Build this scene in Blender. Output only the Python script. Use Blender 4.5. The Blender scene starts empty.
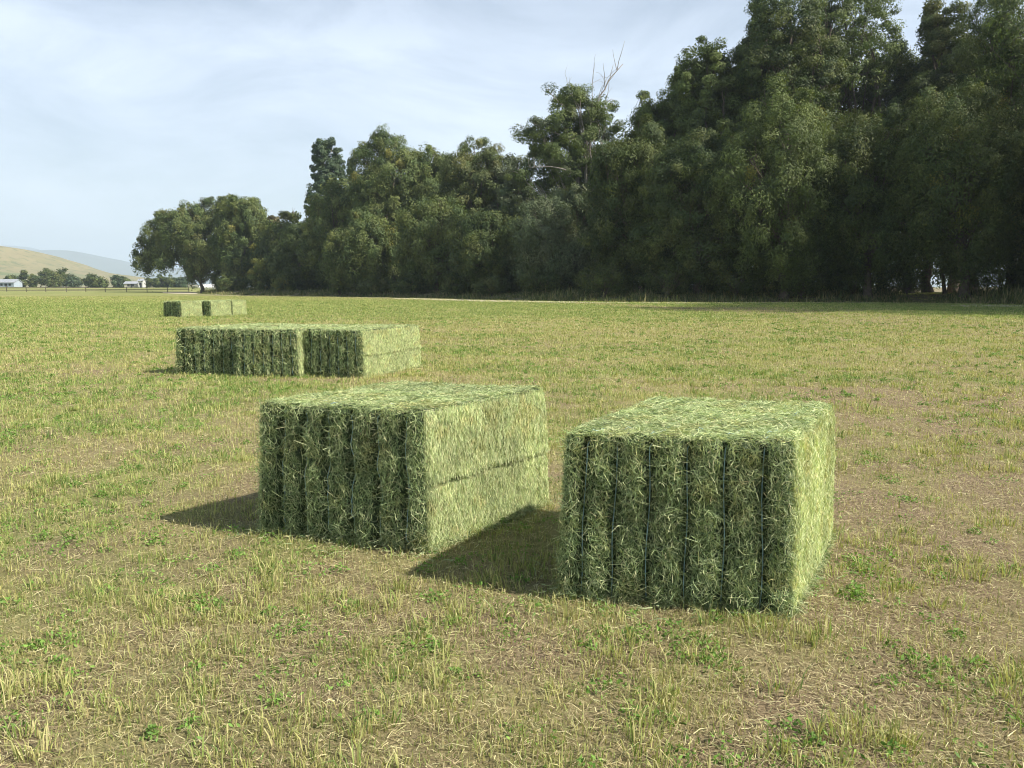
import bpy, math
import numpy as np

R = np.random.default_rng(7)
sc = bpy.context.scene
col = sc.collection
H_CAM, F, PITCH = 1.7, 775.0, math.atan((384 - 289.5) / 775.0)
SUN_AZ = math.radians(-21.5)          # direction towards the sun, from +x
SUN_EL = math.radians(42.5)

# ------------------------------------------------------------------ helpers
def smooth(a, b, x):
    t = np.clip((x - a) / (b - a), 0, 1)
    return t * t * (3 - 2 * t)

def _hash(ix, iy, seed):
    n = (ix.astype(np.int64) * 374761393 + iy.astype(np.int64) * 668265263 + seed * 1442695041) & 0xffffffff
    n = ((n ^ (n >> 13)) * 1274126177) & 0xffffffff
    return ((n ^ (n >> 16)) & 0xffff) / 65535.0

def vnoise(x, y, seed=0):
    x = np.asarray(x, float); y = np.asarray(y, float)
    ix, iy = np.floor(x), np.floor(y)
    fx, fy = x - ix, y - iy
    fx = fx * fx * (3 - 2 * fx); fy = fy * fy * (3 - 2 * fy)
    a = _hash(ix, iy, seed); b = _hash(ix + 1, iy, seed)
    c = _hash(ix, iy + 1, seed); d = _hash(ix + 1, iy + 1, seed)
    return (a * (1 - fx) + b * fx) * (1 - fy) + (c * (1 - fx) + d * fx) * fy

def fbm(x, y, seed=0, octv=4):
    s = 0; a = .5; t = 0
    for k in range(octv):
        s = s + a * vnoise(x * 2 ** k + 17.3 * k, y * 2 ** k - 9.1 * k, seed + k); t += a; a *= .5
    return s / t

def wpt(px, py, Y):
    """world point seen at that pixel, at distance Y from the camera"""
    du = (px - 512) / F; dv = -(py - 384) / F
    dy = math.cos(PITCH) + dv * math.sin(PITCH); dz = -math.sin(PITCH) + dv * math.cos(PITCH)
    s = Y / dy
    return np.array([s * du, Y, H_CAM + s * dz])

# the wood's edge as a line on the ground (x, y)
EDGE = np.array([(150, 10), (90, 25), (43, 37), (41, 51), (44, 66), (39, 75), (30, 77), (12, 79), (3, 88), (-3, 100), (-18, 122),
                 (-41, 150), (-58, 166), (-72, 186), (-92, 232), (-120, 330), (-170, 500)], float)
def edge_dist(x, y):
    """signed distance to the edge, positive inside the wood"""
    x = np.asarray(x, float); y = np.asarray(y, float)
    best = np.full(x.shape, 1e9); sign = np.ones(x.shape)
    for i in range(len(EDGE) - 1):
        a, b = EDGE[i], EDGE[i + 1]; d = b - a; L2 = d @ d
        t = np.clip(((x - a[0]) * d[0] + (y - a[1]) * d[1]) / L2, 0, 1)
        qx, qy = x - a[0] - t * d[0], y - a[1] - t * d[1]
        dd = np.hypot(qx, qy); cr = d[0] * (y - a[1]) - d[1] * (x - a[0])
        m = dd < best
        best = np.where(m, dd, best); sign = np.where(m, np.where(cr < 0, 1, -1), sign)
    return best * sign

def terr(x, y):
    x = np.asarray(x, float); y = np.asarray(y, float)
    d = np.hypot(x, y)
    z = .45 * smooth(15, 75, d) + np.clip(d - 170, 0, 245) * .0092
    e = edge_dist(x, y)
    z = z + (.75 * smooth(.5, 7, e) + .35 * (fbm(x * .12, y * .12, 5) - .5) * smooth(0, 5, e)) * smooth(400, 250, d)
    z = z - .12 * smooth(-3, -1, e) * smooth(1.5, 0, e) * smooth(400, 250, d)
    return z

def mesh_np(name, V, faces, mats, parent=None, colr=None, smoothf=False, fl=None):
    """faces: list of (n_k, k) int arrays"""
    me = bpy.data.meshes.new(name)
    V = np.asarray(V, np.float32)
    me.vertices.add(len(V)); me.vertices.foreach_set('co', V.ravel())
    loops = np.concatenate([f.ravel() for f in faces]).astype(np.int32)
    sizes = np.concatenate([np.full(len(f), f.shape[1]) for f in faces]).astype(np.int32)
    starts = np.concatenate([[0], np.cumsum(sizes)[:-1]]).astype(np.int32)
    me.loops.add(len(loops)); me.loops.foreach_set('vertex_index', loops)
    me.polygons.add(len(sizes)); me.polygons.foreach_set('loop_start', starts)
    try: me.polygons.foreach_set('loop_total', sizes)
    except Exception: pass
    me.update(calc_edges=True)
    if colr is not None:
        a = me.color_attributes.new('Col', 'FLOAT_COLOR', 'POINT')
        c = np.ones((len(V), 4), np.float32); c[:, :3] = colr
        a.data.foreach_set('color', c.ravel())
    if not isinstance(mats, (list, tuple)): mats = [mats]
    for m in mats: me.materials.append(m)
    if fl is not None: me.polygons.foreach_set('material_index', np.asarray(fl, np.int32))
    me.polygons.foreach_set('use_smooth', np.full(len(sizes), smoothf))
    o = bpy.data.objects.new(name, me); col.objects.link(o)
    if parent is not None: o.parent = parent
    return o

def tag(o, label=None, cat=None, group=None, kind=None):
    if label: o['label'] = label
    if cat: o['category'] = cat
    if group: o['group'] = group
    if kind: o['kind'] = kind
    return o

def empty(name, loc, rz=0):
    o = bpy.data.objects.new(name, None); o.empty_display_size = .3
    o.location = tuple(float(v) for v in loc); o.rotation_euler = (0, 0, rz); col.objects.link(o); return o

class MB:
    def __init__(s): s.V = []; s.F = {}; s.C = []; s.n = 0
    def add(s, V, F, c=None):
        V = np.asarray(V, float); F = np.asarray(F, int)
        s.V.append(V); s.F.setdefault(F.shape[1], []).append(F + s.n); s.n += len(V)
        s.C.append(np.tile(c if c is not None else (1, 1, 1), (len(V), 1)) if (c is None or np.ndim(c) == 1) else c)
    def box(s, cx, cy, cz, sx, sy, sz, rz=0, c=None):
        v = np.array([[i, j, k] for k in (-.5, .5) for j in (-.5, .5) for i in (-.5, .5)]) * (sx, sy, sz)
        cr, sr = math.cos(rz), math.sin(rz)
        v = np.stack([v[:, 0] * cr - v[:, 1] * sr + cx, v[:, 0] * sr + v[:, 1] * cr + cy, v[:, 2] + cz], 1)
        s.add(v, [[0, 2, 3, 1], [4, 5, 7, 6], [0, 1, 5, 4], [2, 6, 7, 3], [0, 4, 6, 2], [1, 3, 7, 5]], c)
    def tube(s, P, r, n=7, c=None):
        P = np.asarray(P, float); m = len(P); r = np.broadcast_to(r, (m,)).astype(float)
        T = np.gradient(P, axis=0); T /= np.linalg.norm(T, axis=1)[:, None] + 1e-9
        ref = np.array([.31, .87, .2]) if abs(T[0][2]) > .7 else np.array([0, 0, 1.])
        A = np.cross(T, ref); A /= np.linalg.norm(A, axis=1)[:, None] + 1e-9
        B = np.cross(T, A)
        th = np.arange(n) / n * 2 * math.pi
        V = P[:, None] + r[:, None, None] * (A[:, None] * np.cos(th)[None, :, None] + B[:, None] * np.sin(th)[None, :, None])
        V = V.reshape(-1, 3)
        i = np.arange(m - 1)[:, None]; j = np.arange(n)[None]
        j2 = (j + 1) % n
        Fq = np.stack([i * n + j, i * n + j2, (i + 1) * n + j2, (i + 1) * n + j], -1).reshape(-1, 4)
        s.add(V, Fq, c)
        e = np.array([V[-n:].mean(0)]); k = s.n
        s.V.append(e); s.C.append(np.tile(c if c is not None else (1, 1, 1), (1, 1))); s.n += 1
        b = k - n
        s.F.setdefault(3, []).append(np.array([[b + q, b + (q + 1) % n, k] for q in range(n)]))
    def build(s, name, mat, parent=None, smoothf=False):
        return mesh_np(name, np.concatenate(s.V), [np.concatenate(f) for f in s.F.values()], mat, parent,
                       np.concatenate(s.C), smoothf)

# ------------------------------------------------------------------ materials
def new_mat(name):
    m = bpy.data.materials.new(name); m.use_nodes = True
    nt = m.node_tree; nt.nodes.clear()
    out = nt.nodes.new('ShaderNodeOutputMaterial'); return m, nt, out

def N(nt, t, **kw):
    n = nt.nodes.new(t)
    for k, v in kw.items():
        if k in n.inputs.keys(): n.inputs[k].default_value = v
        else: setattr(n, k, v)
    return n

def noise(nt, scale, detail=4, rough=.55, vec=None):
    n = N(nt, 'ShaderNodeTexNoise'); n.inputs['Scale'].default_value = scale
    n.inputs['Detail'].default_value = detail; n.inputs['Roughness'].default_value = rough
    if vec is not None: nt.links.new(vec, n.inputs['Vector'])
    return n

def ramp(nt, inp, stops):
    r = nt.nodes.new('ShaderNodeValToRGB'); nt.links.new(inp, r.inputs[0])
    el = r.color_ramp.elements
    while len(el) < len(stops): el.new(.5)
    for e, (p, c) in zip(el, stops):
        e.position = p; e.color = (*c, 1) if len(c) == 3 else c
    return r

def mixc(nt, a, b, fac, mode='MIX'):
    m = nt.nodes.new('ShaderNodeMix'); m.data_type = 'RGBA'; m.blend_type = mode
    for s, v in ((m.inputs[0], fac), (m.inputs[6], a), (m.inputs[7], b)):
        if hasattr(v, 'default_value') or hasattr(v, 'links'): nt.links.new(v, s)
        else: s.default_value = v if not isinstance(v, tuple) else (*v, 1)
    return m.outputs[2]

def leaf_mat(name, transl=.3, rough=.6, spec=.3):
    m, nt, out = new_mat(name)
    at = N(nt, 'ShaderNodeAttribute', attribute_name='Col')
    p = N(nt, 'ShaderNodeBsdfPrincipled'); p.inputs['Roughness'].default_value = rough
    p.inputs['Specular IOR Level'].default_value = spec
    nt.links.new(at.outputs['Color'], p.inputs['Base Color'])
    t = N(nt, 'ShaderNodeBsdfTranslucent')
    c = mixc(nt, at.outputs['Color'], (1.3, 1.35, .55), 1.0, 'MULTIPLY')
    nt.links.new(c, t.inputs['Color'])
    mx = N(nt, 'ShaderNodeMixShader'); mx.inputs[0].default_value = transl
    nt.links.new(p.outputs[0], mx.inputs[1]); nt.links.new(t.outputs[0], mx.inputs[2])
    nt.links.new(mx.outputs[0], out.inputs['Surface'])
    return m

def plain_mat(name, c, rough=.8, var=.25, scale=6, bump=.0, spec=.3, attr=False):
    m, nt, out = new_mat(name)
    tc = N(nt, 'ShaderNodeTexCoord')
    p = N(nt, 'ShaderNodeBsdfPrincipled'); p.inputs['Roughness'].default_value = rough
    p.inputs['Specular IOR Level'].default_value = spec
    n = noise(nt, scale, 5, .6, tc.outputs['Object'])
    r = ramp(nt, n.outputs['Fac'], [(.3, tuple(v * (1 - var) for v in c)), (.7, tuple(min(1, v * (1 + var)) for v in c))])
    cc = r.outputs[0]
    if attr:
        at = N(nt, 'ShaderNodeAttribute', attribute_name='Col'); cc = mixc(nt, cc, at.outputs['Color'], 1.0, 'MULTIPLY')
    nt.links.new(cc, p.inputs['Base Color'])
    if bump:
        b = N(nt, 'ShaderNodeBump'); b.inputs['Strength'].default_value = 1; b.inputs['Distance'].default_value = bump
        nt.links.new(n.outputs['Fac'], b.inputs['Height']); nt.links.new(b.outputs[0], p.inputs['Normal'])
    nt.links.new(p.outputs[0], out.inputs['Surface'])
    return m

M_LEAF = leaf_mat('foliage', .22, .62, .25)
M_GRASS = leaf_mat('grass_blades', .25, .6, .25)
M_HAY = leaf_mat('hay_strands', .18, .6, .3)
M_BARK = plain_mat('bark', (.13, .105, .08), .9, .4, 3, .05, .2)
M_DEAD = plain_mat('dead_wood', (.30, .27, .23), .9, .3, 4, .02, .2)
M_TWINE = plain_mat('twine', (.34, .50, .52), .6, .2, 20, 0, .4)
M_FENCE = plain_mat('fence_wood', (.13, .11, .09), .9, .3, 2)
M_WHITE = plain_mat('white_paint', (.75, .75, .73), .7, .06, 1)
M_ROOF = plain_mat('grey_roof', (.33, .35, .38), .7, .15, 1)
M_DARK = plain_mat('dark_window', (.03, .035, .04), .2, .1, 1)

# ------------------------------------------------------------------ field colour zones
def zones(x, y):
    """large patches in the field: how green, how bare it is (0..1)"""
    d = np.hypot(x, y)
    big = fbm(x * .16 + 3, y * .16, 11, 4); mid = fbm(x * .9, y * .9, 23, 4); sm = fbm(x * 2.6, y * 2.6, 31, 3)
    px = np.where(y > .5, x / np.maximum(y, .5), 0)
    green = .20 + .9 * (big - .5) + 1.6 * (mid - .5)
    green = green - .15 * smooth(.25, .6, px) + .14 * smooth(-.2, -.6, px) * smooth(3.5, 6, d)
    green = green + .72 * smooth(33, 50, d + 6 * (fbm(x * .08, y * .08, 3) - .5)) * smooth(105, 70, d)
    band = vnoise((x * .22 + y * .975) * .55 + .6 * fbm(x * .1, y * .1, 6), x * .03, 61) - .5
    green = green + .42 * band * smooth(4, 9, d)
    bare = .38 + 1.0 * (fbm(x * .35 + 9, y * .35, 41, 4) - .5) + 1.2 * (sm - .5)
    bare = bare + .36 * smooth(.15, .5, px) * smooth(26, 10, d) + .14 * smooth(4.6, 3.2, d)
    bare = (bare - .35 * band * smooth(4, 9, d)) * smooth(55, 12, d) - .1 * smooth(-.2, -.5, px)
    e = edge_dist(x, y) + 5 * (fbm(x * .06, y * .12, 71, 3) - .5)
    k = smooth(5, 14, x)                       # dry strips along the wood, farther out on the right
    c0 = 24 * k + 7 * (1 - k); hw = 4.5 + 4 * (fbm(x * .03, y * .03, 73) - .3)
    dry = np.exp(-((-e - c0) / hw) ** 2) * smooth(30, 45, d) * smooth(230, 150, d) * (.45 + .8 * vnoise(x * .09, y * .09, 75))
    green = green * (1 - .8 * np.clip(dry, 0, 1)); bare = bare + .85 * dry
    return np.clip(green, 0, 1), np.clip(bare, 0, 1)

def ground_mat():
    m, nt, out = new_mat('field_soil_and_stubble')
    tc = N(nt, 'ShaderNodeTexCoord'); P = tc.outputs['Object']
    at = N(nt, 'ShaderNodeAttribute', attribute_name='Col')
    sep = N(nt, 'ShaderNodeSeparateColor'); nt.links.new(at.outputs['Color'], sep.inputs[0])
    n1 = noise(nt, 9, 8, .7, P); n2 = noise(nt, 60, 6, .7, P); n3 = noise(nt, 1.1, 6, .65, P)
    soil = ramp(nt, n2.outputs['Fac'], [(.25, (.07, .048, .03)), (.45, (.20, .15, .092)), (.7, (.41, .32, .205))])
    straw = ramp(nt, n1.outputs['Fac'], [(.28, (.12, .12, .045)), (.5, (.30, .29, .125)), (.75, (.47, .43, .21))])
    gr = ramp(nt, n1.outputs['Fac'], [(.25, (.09, .12, .035)), (.5, (.20, .25, .085)), (.8, (.34, .37, .15))])
    c = mixc(nt, straw.outputs[0], gr.outputs[0], sep.outputs[0])
    # streaks far off so that the field does not turn flat
    mp = N(nt, 'ShaderNodeMapping'); mp.inputs['Scale'].default_value = (.10, .5, 1); nt.links.new(P, mp.inputs[0])
    n4 = noise(nt, 1, 7, .7, mp.outputs[0])
    st = ramp(nt, n4.outputs['Fac'], [(.3, (.72, .74, .62)), (.7, (1.22, 1.18, 1.12))])
    c = mixc(nt, c, st.outputs[0], 1.0, 'MULTIPLY')
    c = mixc(nt, c, soil.outputs[0], sep.outputs[1])
    far = mixc(nt, c, (.24, .205, .125), sep.outputs[2])
    p = N(nt, 'ShaderNodeBsdfPrincipled'); p.inputs['Roughness'].default_value = .95
    p.inputs['Specular IOR Level'].default_value = .1
    nt.links.new(far, p.inputs['Base Color'])
    b = N(nt, 'ShaderNodeBump'); b.inputs['Strength'].default_value = .9; b.inputs['Distance'].default_value = .02
    add = N(nt, 'ShaderNodeMath', operation='ADD'); nt.links.new(n1.outputs['Fac'], add.inputs[0]); nt.links.new(n2.outputs['Fac'], add.inputs[1])
    nt.links.new(add.outputs[0], b.inputs['Height']); nt.links.new(b.outputs[0], p.inputs['Normal'])
    nt.links.new(p.outputs[0], out.inputs['Surface'])
    return m

def build_ground():
    th = np.concatenate([np.radians(np.linspace(35, 145, 331)), np.radians(np.linspace(145, 395, 74))[1:-1]])
    rr = np.geomspace(.4, 12000, 480)
    n, m = len(rr), len(th)
    X = rr[:, None] * np.cos(th)[None]; Y = rr[:, None] * np.sin(th)[None]
    Z = terr(X, Y) + .03 * (fbm(X * 1.3, Y * 1.3, 2, 3) - .5) * smooth(60, 20, np.hypot(X, Y))
    g, b = zones(X, Y); e = edge_dist(X, Y)
    d = np.hypot(X, Y)
    bank = smooth(-.5, 1.5, e + 1.5 * (fbm(X * .5, Y * .5, 8) - .5)) * smooth(500, 300, d)
    gf = np.clip(.25 + .6 * (fbm(X * .02, Y * .07, 77) - .2), 0, 1); wf = smooth(60, 95, d)
    green_far = g * (1 - wf) + gf * np.clip(1.2 - 1.2 * b, 0, 1) * wf
    C = np.stack([green_far, b, bank], -1).reshape(-1, 3)
    V = np.stack([X, Y, Z], -1).reshape(-1, 3)
    i = np.arange(n - 1)[:, None]; j = np.arange(m)[None]; j2 = (j + 1) % m
    Fq = np.stack([i * m + j, (i + 1) * m + j, (i + 1) * m + j2, i * m + j2], -1).reshape(-1, 4)
    V = np.vstack([V, [[0, 0, 0]]]); C = np.vstack([C, [[.3, .3, 0]]])
    jj = np.arange(m); Ft = np.stack([np.full(m, n * m), jj, (jj + 1) % m], -1)
    o = mesh_np('ground', V, [Fq, Ft], ground_mat(), None, C, True)
    tag(o, kind='structure')
build_ground()

def build_track():
    """pale dirt strip along the wood's edge"""
    pts = []
    for i in range(3, len(EDGE) - 3):
        for t in np.linspace(0, 1, 24, endpoint=False): pts.append(EDGE[i] * (1 - t) + EDGE[i + 1] * t)
    P = np.array(pts); k = np.ones(15) / 15
    P = np.stack([np.convolve(P[:, q], k, 'valid') for q in (0, 1)], 1)
    T = np.gradient(P, axis=0); T /= np.linalg.norm(T, axis=1)[:, None]
    Nn = np.stack([-T[:, 1], T[:, 0]], 1)             # points into the field or wood
    s = np.sign(edge_dist(*(P + Nn * 3).T)); Nn *= -s[:, None]    # towards the field
    arc = np.arange(len(P))
    off0 = 3.2 + 2.5 * (vnoise(arc * .11, arc * 0, 3) - .5); w = 1.0 + 11 * np.clip(vnoise(arc * .05, arc * 0, 9) - .25, 0, 1)
    V = []
    for f in np.linspace(0, 1, 5):
        Q = P + Nn * (off0 + f * w)[:, None]
        V.append(np.column_stack([Q, terr(Q[:, 0], Q[:, 1]) + .03]))
    m = len(P); V = np.concatenate(V)
    i = np.arange(4)[:, None]; j = np.arange(m - 1)[None]
    Fq = np.stack([i * m + j, i * m + j + 1, (i + 1) * m + j + 1, (i + 1) * m + j], -1).reshape(-1, 4)
    o = mesh_np('dirt_track', V, [Fq], plain_mat('dry_dirt', (.50, .44, .30), .95, .3, .6), None)
    tag(o, kind='structure')
build_track()

# ------------------------------------------------------------------ bales
# x, y, rz of the front edge, width, length, direction of the sides
BALES = [
 dict(p=(.287, 4.144), a=-.225, w=1.181, l=1.512, b=-.502, H=.94, n=1.0, us=(.105, .24, .39, .555, .713, .873), seam=0,
      label='nearest green hay bale, standing on the right in the foreground', wide=1.0),
 dict(p=(-1.739, 5.292), a=-.333, w=1.24, l=1.409, b=-.621, H=.94, n=.9, us=(.147, .29, .43, .58, .73, .89), seam=1,
      label='green hay bale left of the nearest one, its sunlit side partly in that bale\'s shadow', wide=1.1),
 dict(p=(-4.08, 15.22), a=-.286, w=1.25, l=2.25, b=-.386, H=.93, n=.35, us=(.13, .29, .44, .59, .74, .89), seam=1,
      label='right bale of the middle row of three, its bright long side facing right', wide=2.2),
 dict(p=(-5.37, 15.13), a=-.09, w=1.2, l=2.25, b=-.30, H=.93, n=.3, us=(.12, .28, .44, .59, .74, .90), seam=0,
      label='middle bale of the row of three in the middle distance', wide=2.2),
 dict(p=(-6.72, 15.52), a=-.15, w=1.30, l=2.25, b=-.32, H=.93, n=.3, us=(.14, .30, .45, .60, .75, .90), seam=0,
      label='leftmost bale of the middle row of three, short shadow on its left', wide=2.2),
 dict(p=(-18.82, 42.1), a=-.48, w=1.32, l=1.40, b=-.45, H=.84, n=.14, us=(.13, .29, .44, .59, .74, .89), seam=0,
      label='leftmost of the far bales before the trees, dark end facing the camera', wide=4.5),
 dict(p=(-17.6, 43.2), a=-.48, w=1.25, l=1.44, b=-.45, H=.84, n=.14, us=(.13, .29, .44, .59, .74, .89), seam=0,
      label='middle one of the far bales before the trees, narrow dark end showing', wide=4.5),
 dict(p=(-16.85, 44.5), a=-.48, w=1.2, l=1.05, b=-.45, H=.84, n=.14, us=(.13, .29, .44, .59, .74, .89), seam=0,
      label='rightmost of the far bales before the trees, mostly its bright side showing', wide=4.5),
]

def bale_frame(B):
    a, b = B['a'], B['b']
    fx = np.array([math.cos(a), math.sin(a), 0]); fy = np.array([-math.sin(b), math.cos(b), 0])
    p0 = np.array([B['p'][0], B['p'][1], 0.])
    return p0, fx, fy

def bale_point(B, u, v, w, n=0.0):
    """u across the end face, v along the length, w up, each 0..1, in the bale's own space; widens to the foot"""
    p0, fx, fy = bale_frame(B)
    t = .036 * (1 - w)
    X = (u * B['w'] + t * (2 * u - 1)); Yl = v * B['l'] + t * (2 * v - 1) * .5
    Z = w * B['H']; r = .035
    lo = np.stack([-t + r, -t * .5 + r, 0 * t - 1], -1); hi = np.stack([B['w'] + t - r, B['l'] + t * .5 - r, 0 * t + B['H'] - r], -1)
    Q = np.stack([X, Yl, Z], -1); q = np.clip(Q, lo, hi); D = Q - q
    L = np.linalg.norm(D, axis=-1, keepdims=True); Q = np.where(L > r, q + D * (r / np.maximum(L, 1e-6)), Q)   # rounded edges
    return Q[..., :1] * fx + Q[..., 1:2] * fy + Q[..., 2:] * np.array([0, 0, 1.])

def groove(B, u):
    us = np.array(B['us']); dx = (u[..., None] - us) * B['w']
    g = np.exp(-(np.abs(dx) / .023) ** 2.6).max(-1)
    edges = np.concatenate([[0], us, [1]])
    k = np.clip(np.searchsorted(edges, u) - 1, 0, len(edges) - 2)
    t = (u - edges[k]) / (edges[k + 1] - edges[k])
    bul = 1 - np.abs(2 * t - 1) ** 4
    return g, bul

def face_surf(B, face, s, t, rs, inset=True):
    """point and outward normal on a displaced bale face; s, t in 0..1"""
    p0, fx, fy = bale_frame(B); up = np.array([0, 0, 1.])
    nf = np.array([fx[1], -fx[0], 0]);  ns = np.array([fy[1], -fy[0], 0])
    seed = rs
    if face in ('front', 'back'):
        v = np.zeros_like(s) if face == 'front' else np.ones_like(s)
        P = bale_point(B, s, v, t); n = nf if face == 'front' else -nf
        g, bul = groove(B, s)
        s_ = s + .012 * (vnoise(t * 5, s * 0, seed + 9) - .5); g, bul = groove(B, s_); g = g * np.clip(.35 + 1.15 * vnoise(t * 7, np.round(s * 6.5) * 3.3, seed + 12), .3, 1)
        rnd = 0
        d = rnd - .05 * g + .018 * bul + .055 * (fbm(s * 9, t * 8, seed, 4) - .5) + .022 * (vnoise(s * 40, t * 30, seed + 4) - .5)
        pass
        d = d - .05 * smooth(.12, 0, t)
    elif face in ('right', 'left'):
        u = np.ones_like(s) if face == 'right' else np.zeros_like(s)
        P = bale_point(B, u, s, t); n = ns if face == 'right' else -ns
        d = .045 * (fbm(s * 5, t * 4, seed, 3) - .5) + .010 * (vnoise(s * 60, t * 9, seed + 4) - .5) + .015 * np.sin(np.pi * np.clip(t, 0, 1))
        if B['seam']:
            zz = t - (.49 + .07 * (fbm(s * 6, s * 0, seed) - .5))
            d = d - .055 * np.exp(-((zz + .022) / .02) ** 2) * (.05 + 1.1 * vnoise(s * 8, t * 0, seed)) + .022 * np.exp(-((zz - .02) / .025) ** 2)
    else:
        P = bale_point(B, s, t, np.ones_like(s)); n = up
        g, bul = groove(B, s)
        d = -.014 * g + .012 * bul + .03 * (fbm(s * 7, t * 8, seed, 3) - .5)
        e = np.minimum(np.minimum(s, 1 - s) * B['w'], np.minimum(t, 1 - t) * B['l'])
    wd, ln = B['w'], B['l']
    if face in ('front', 'back'): e = np.minimum(np.minimum(s, 1 - s) * wd, (1 - t) * B['H'])
    elif face in ('right', 'left'): e = np.minimum(np.minimum(s, 1 - s) * ln, (1 - t) * B['H'])
    d = d * smooth(0, .045, e)
    return P + d[..., None] * n, n

HAYC = np.array([(.17, .22, .09), (.24, .30, .13), (.35, .40, .19), (.45, .48, .24), (.55, .55, .30), (.11, .16, .07), (.56, .50, .28)])
HAYC = HAYC * np.array([1.02, 1.07, 1.12])
def strands(P, T, Nn, L, W, curl, colr, rng, seg=3):
    """bent ribbons: P start, T direction, Nn facing, arrays"""
    n = len(P)
    S = np.cross(T, Nn); S /= np.linalg.norm(S, axis=1)[:, None] + 1e-9
    tw = rng.uniform(-1.2, 1.2, n)[:, None]
    S2 = S * np.cos(tw) + Nn * np.sin(tw)
    k1 = rng.normal(0, 1, (n, 1)) * curl; k2 = rng.normal(0, 1, (n, 1)) * curl * .6
    V = np.empty((n, (seg + 1) * 2, 3), np.float32)
    for i in range(seg + 1):
        f = i / seg
        c = P + T * (f - .5) * L[:, None] + (S * k1 + Nn * k2) * ((f - .5) ** 2 * 2 - .12) * L[:, None]
        w = (W * (1 - .5 * abs(2 * f - 1)))[:, None]
        V[:, 2 * i] = c - S2 * w / 2; V[:, 2 * i + 1] = c + S2 * w / 2
    base = (np.arange(n) * (seg + 1) * 2)[:, None]
    Fq = np.concatenate([base + np.array([[2 * i, 2 * i + 1, 2 * i + 3, 2 * i + 2]]) for i in range(seg)])
    return V.reshape(-1, 3), Fq, np.repeat(colr, (seg + 1) * 2, 0)

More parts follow.
